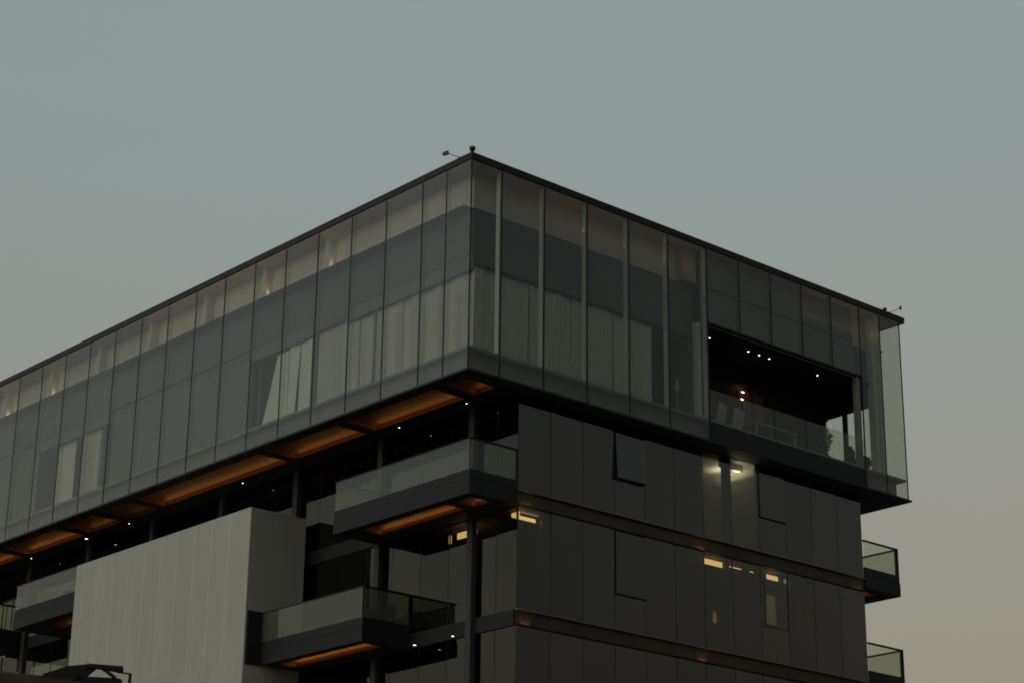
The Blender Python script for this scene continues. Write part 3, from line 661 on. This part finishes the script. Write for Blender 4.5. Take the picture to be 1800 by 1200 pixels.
def leaf_cloud(name, pts, size, parent, org, mat, seed=0):
    rnd = random.Random(seed); bm = bmesh.new()
    for p in pts:
        d = Vector((rnd.uniform(-1, 1), rnd.uniform(-1, 1), rnd.uniform(-.6, 1))).normalized(); s = size*rnd.uniform(.6, 1.3)
        a = d.orthogonal().normalized()*s*.35; p = Vector(p)
        v = [bm.verts.new(q) for q in (p-a*.3, p+d*s*.5+a, p+d*s, p+d*s*.5-a)]; bm.faces.new(v)
    me = bpy.data.meshes.new(name); bm.to_mesh(me); bm.free(); me.materials.append(mat)
    return link(bpy.data.objects.new(name, me), org, parent)
def plant(kind, x, y, z, lb, h, r, seed):
    t = thing(empty(kind, (x, y, z)), lb, 'plant'); rnd = random.Random(seed); org = (x, y, z)
    MB().lathe([(.14, 0), (.17, .26), (.18, .30), (.15, .30)]).build('planter_pot', M['pot'], t, org)
    MB().bar((0, 0, .28), (0, 0, h*.8), .02, r2=.008).build('stem', M['stem'], t, org)
    pts = []
    for _ in range(2600):
        u = rnd.random()
        if kind == 'conifer': zz = .30+u*(h-.30); rr = r*(1-u)**.8*(.82+.18*math.sin(u*34)); 
        elif kind == 'climbing_shrub': zz = .3+u*(h-.3); rr = r*(.65+.35*math.sin(u*11+1))*(1-.5*u)
        else: zz = h-2*r+u*2*r; rr = r*math.sqrt(max(0, 1-(2*u-1)**2))
        a = rnd.uniform(0, 6.283); q = rr*math.sqrt(rnd.random()); pts.append((q*math.cos(a), q*math.sin(a), zz))
    leaf_cloud('foliage', pts, .10 if kind != 'round_shrub' else .07, t, org, M['green'], seed)
plant('conifer', 17.86, 1.2, .661, 'small cone shaped conifer standing between the terrace posts', 1.10, .30, 3)
plant('round_shrub', 18.62, 1.2, .681, 'rounded clipped shrub beside the open right end of the terrace', .92, .20, 4)
plant('climbing_shrub', 17.15, 1.75, .661, 'tall ragged shrub against the dark terrace back wall', 2.05, .42, 5)
t = thing(empty('figurine', (9.28, .95, .70)), 'small pale figurine on a stand in the dark front room', 'figurine')
MB().lathe([(.10, .0), (.09, .03), (.03, .08), (.03, .9), (.08, .95), (.08, .98)]).build('stand', M['frame'], t, (9.28, .95, .70))
MB().lathe([(.03, .98), (.07, 1.04), (.09, 1.14), (.05, 1.24), (.03, 1.28), (.055, 1.33), (.045, 1.40), (.01, 1.44)]).build('body', M['white'], t, (9.28, .95, .70), smooth=True)

# ---------------------------------------------------------------- low roof and folded arm at the bottom left
lo = thing(empty('low_building', (-24.5, -16.0, GZ)), 'low building with a red brown roof at the bottom left corner', 'building')
_a = Vector((.707, -.707, 0))         # runs across the view
def P(s, z, dpt=0): # s metres to the right of the frame's left edge at 25 m, z world, dpt metres away from the viewer
    q = Vector((-23.1, -19.09, 0)) + Vector((1.34, -.74, 0)).normalized()*s + Vector((.48, .877, 0))*dpt; return (q.x, q.y, z)
MB().prism([P(-6, GZ), P(.86, GZ), P(.86, -14.42), P(-6, -14.42)], Vector((.48, .877, 0))*4).build('wall', M['red'], lo, (0, 0, 0))
MB().prism([P(-6, -14.42), P(.95, -14.42), P(.83, -14.36), P(.3, -14.33), P(-6, -14.33)], Vector((.48, .877, 0))*3.9).build('roof', M['red'], lo, (0, 0, 0))
MB().prism([P(-2, -14.33, .1), P(.70, -14.335, .1), P(.62, -14.31, .1), P(.25, -14.30, .1), P(.1, -14.285, .1), P(-2, -14.30, .1)], Vector((.48, .877, 0))*.3).build('edge_sheet', M['pale_edge'], lo, (0, 0, 0))  # pale wavy strip along the edge of the red brown roof
am = thing(empty('folded_metal_arm', P(.95, -14.33)), 'dark folded steel arm with an open frame end on the red brown roof', 'machine')
c0 = Vector(P(.95, -14.33)); AX = Vector((1.34, -.74, 0)).normalized()
def Q(s, z): return AX*(s-.95)+Vector((0, 0, z+14.33))
MB().prism([Q(.48, -14.36), Q(.95, -14.36), Q(1.05, -14.26), Q(1.12, -14.19), Q(.98, -14.165), Q(.75, -14.20), Q(.62, -14.26), Q(.50, -14.30)], Vector((.05, .09, 0))).build('lower_boom', M['black'], am, c0)
MB().beam(Q(1.0, -14.185), Q(1.42, -14.195), .07, .05).beam(Q(.97, -14.19), Q(1.0, -14.125), .006, .006).build('upper_boom', M['black'], am, c0)
MB().beam(Q(1.22, -14.215), Q(1.41, -14.238), .05, .018).beam(Q(1.41, -14.185), Q(1.41, -14.24), .03, .014).build('end_frame', M['black'], am, c0)
MB().beam(Q(1.36, -14.243), Q(1.52, -14.252), .03, .014).beam(Q(1.51, -14.25), Q(1.51, -14.50), .03, .022).build('hanging_post', M['black'], am, c0)
MB().beam(Q(1.17, -14.20), Q(1.34, -14.31), .04, .035).build('strut', M['black'], am, c0)
MB().box(-.16, .0, 0, .0001, 0, 0.0001) if False else None
MB().prism([Q(.88, -14.60), Q(1.44, -14.60), Q(1.42, -14.33), Q(1.38, -14.31), Q(.88, -14.31)], Vector((.05, .09, 0))*3).build('housing', M['black'], am, c0)

bpy.context.view_layer.update()
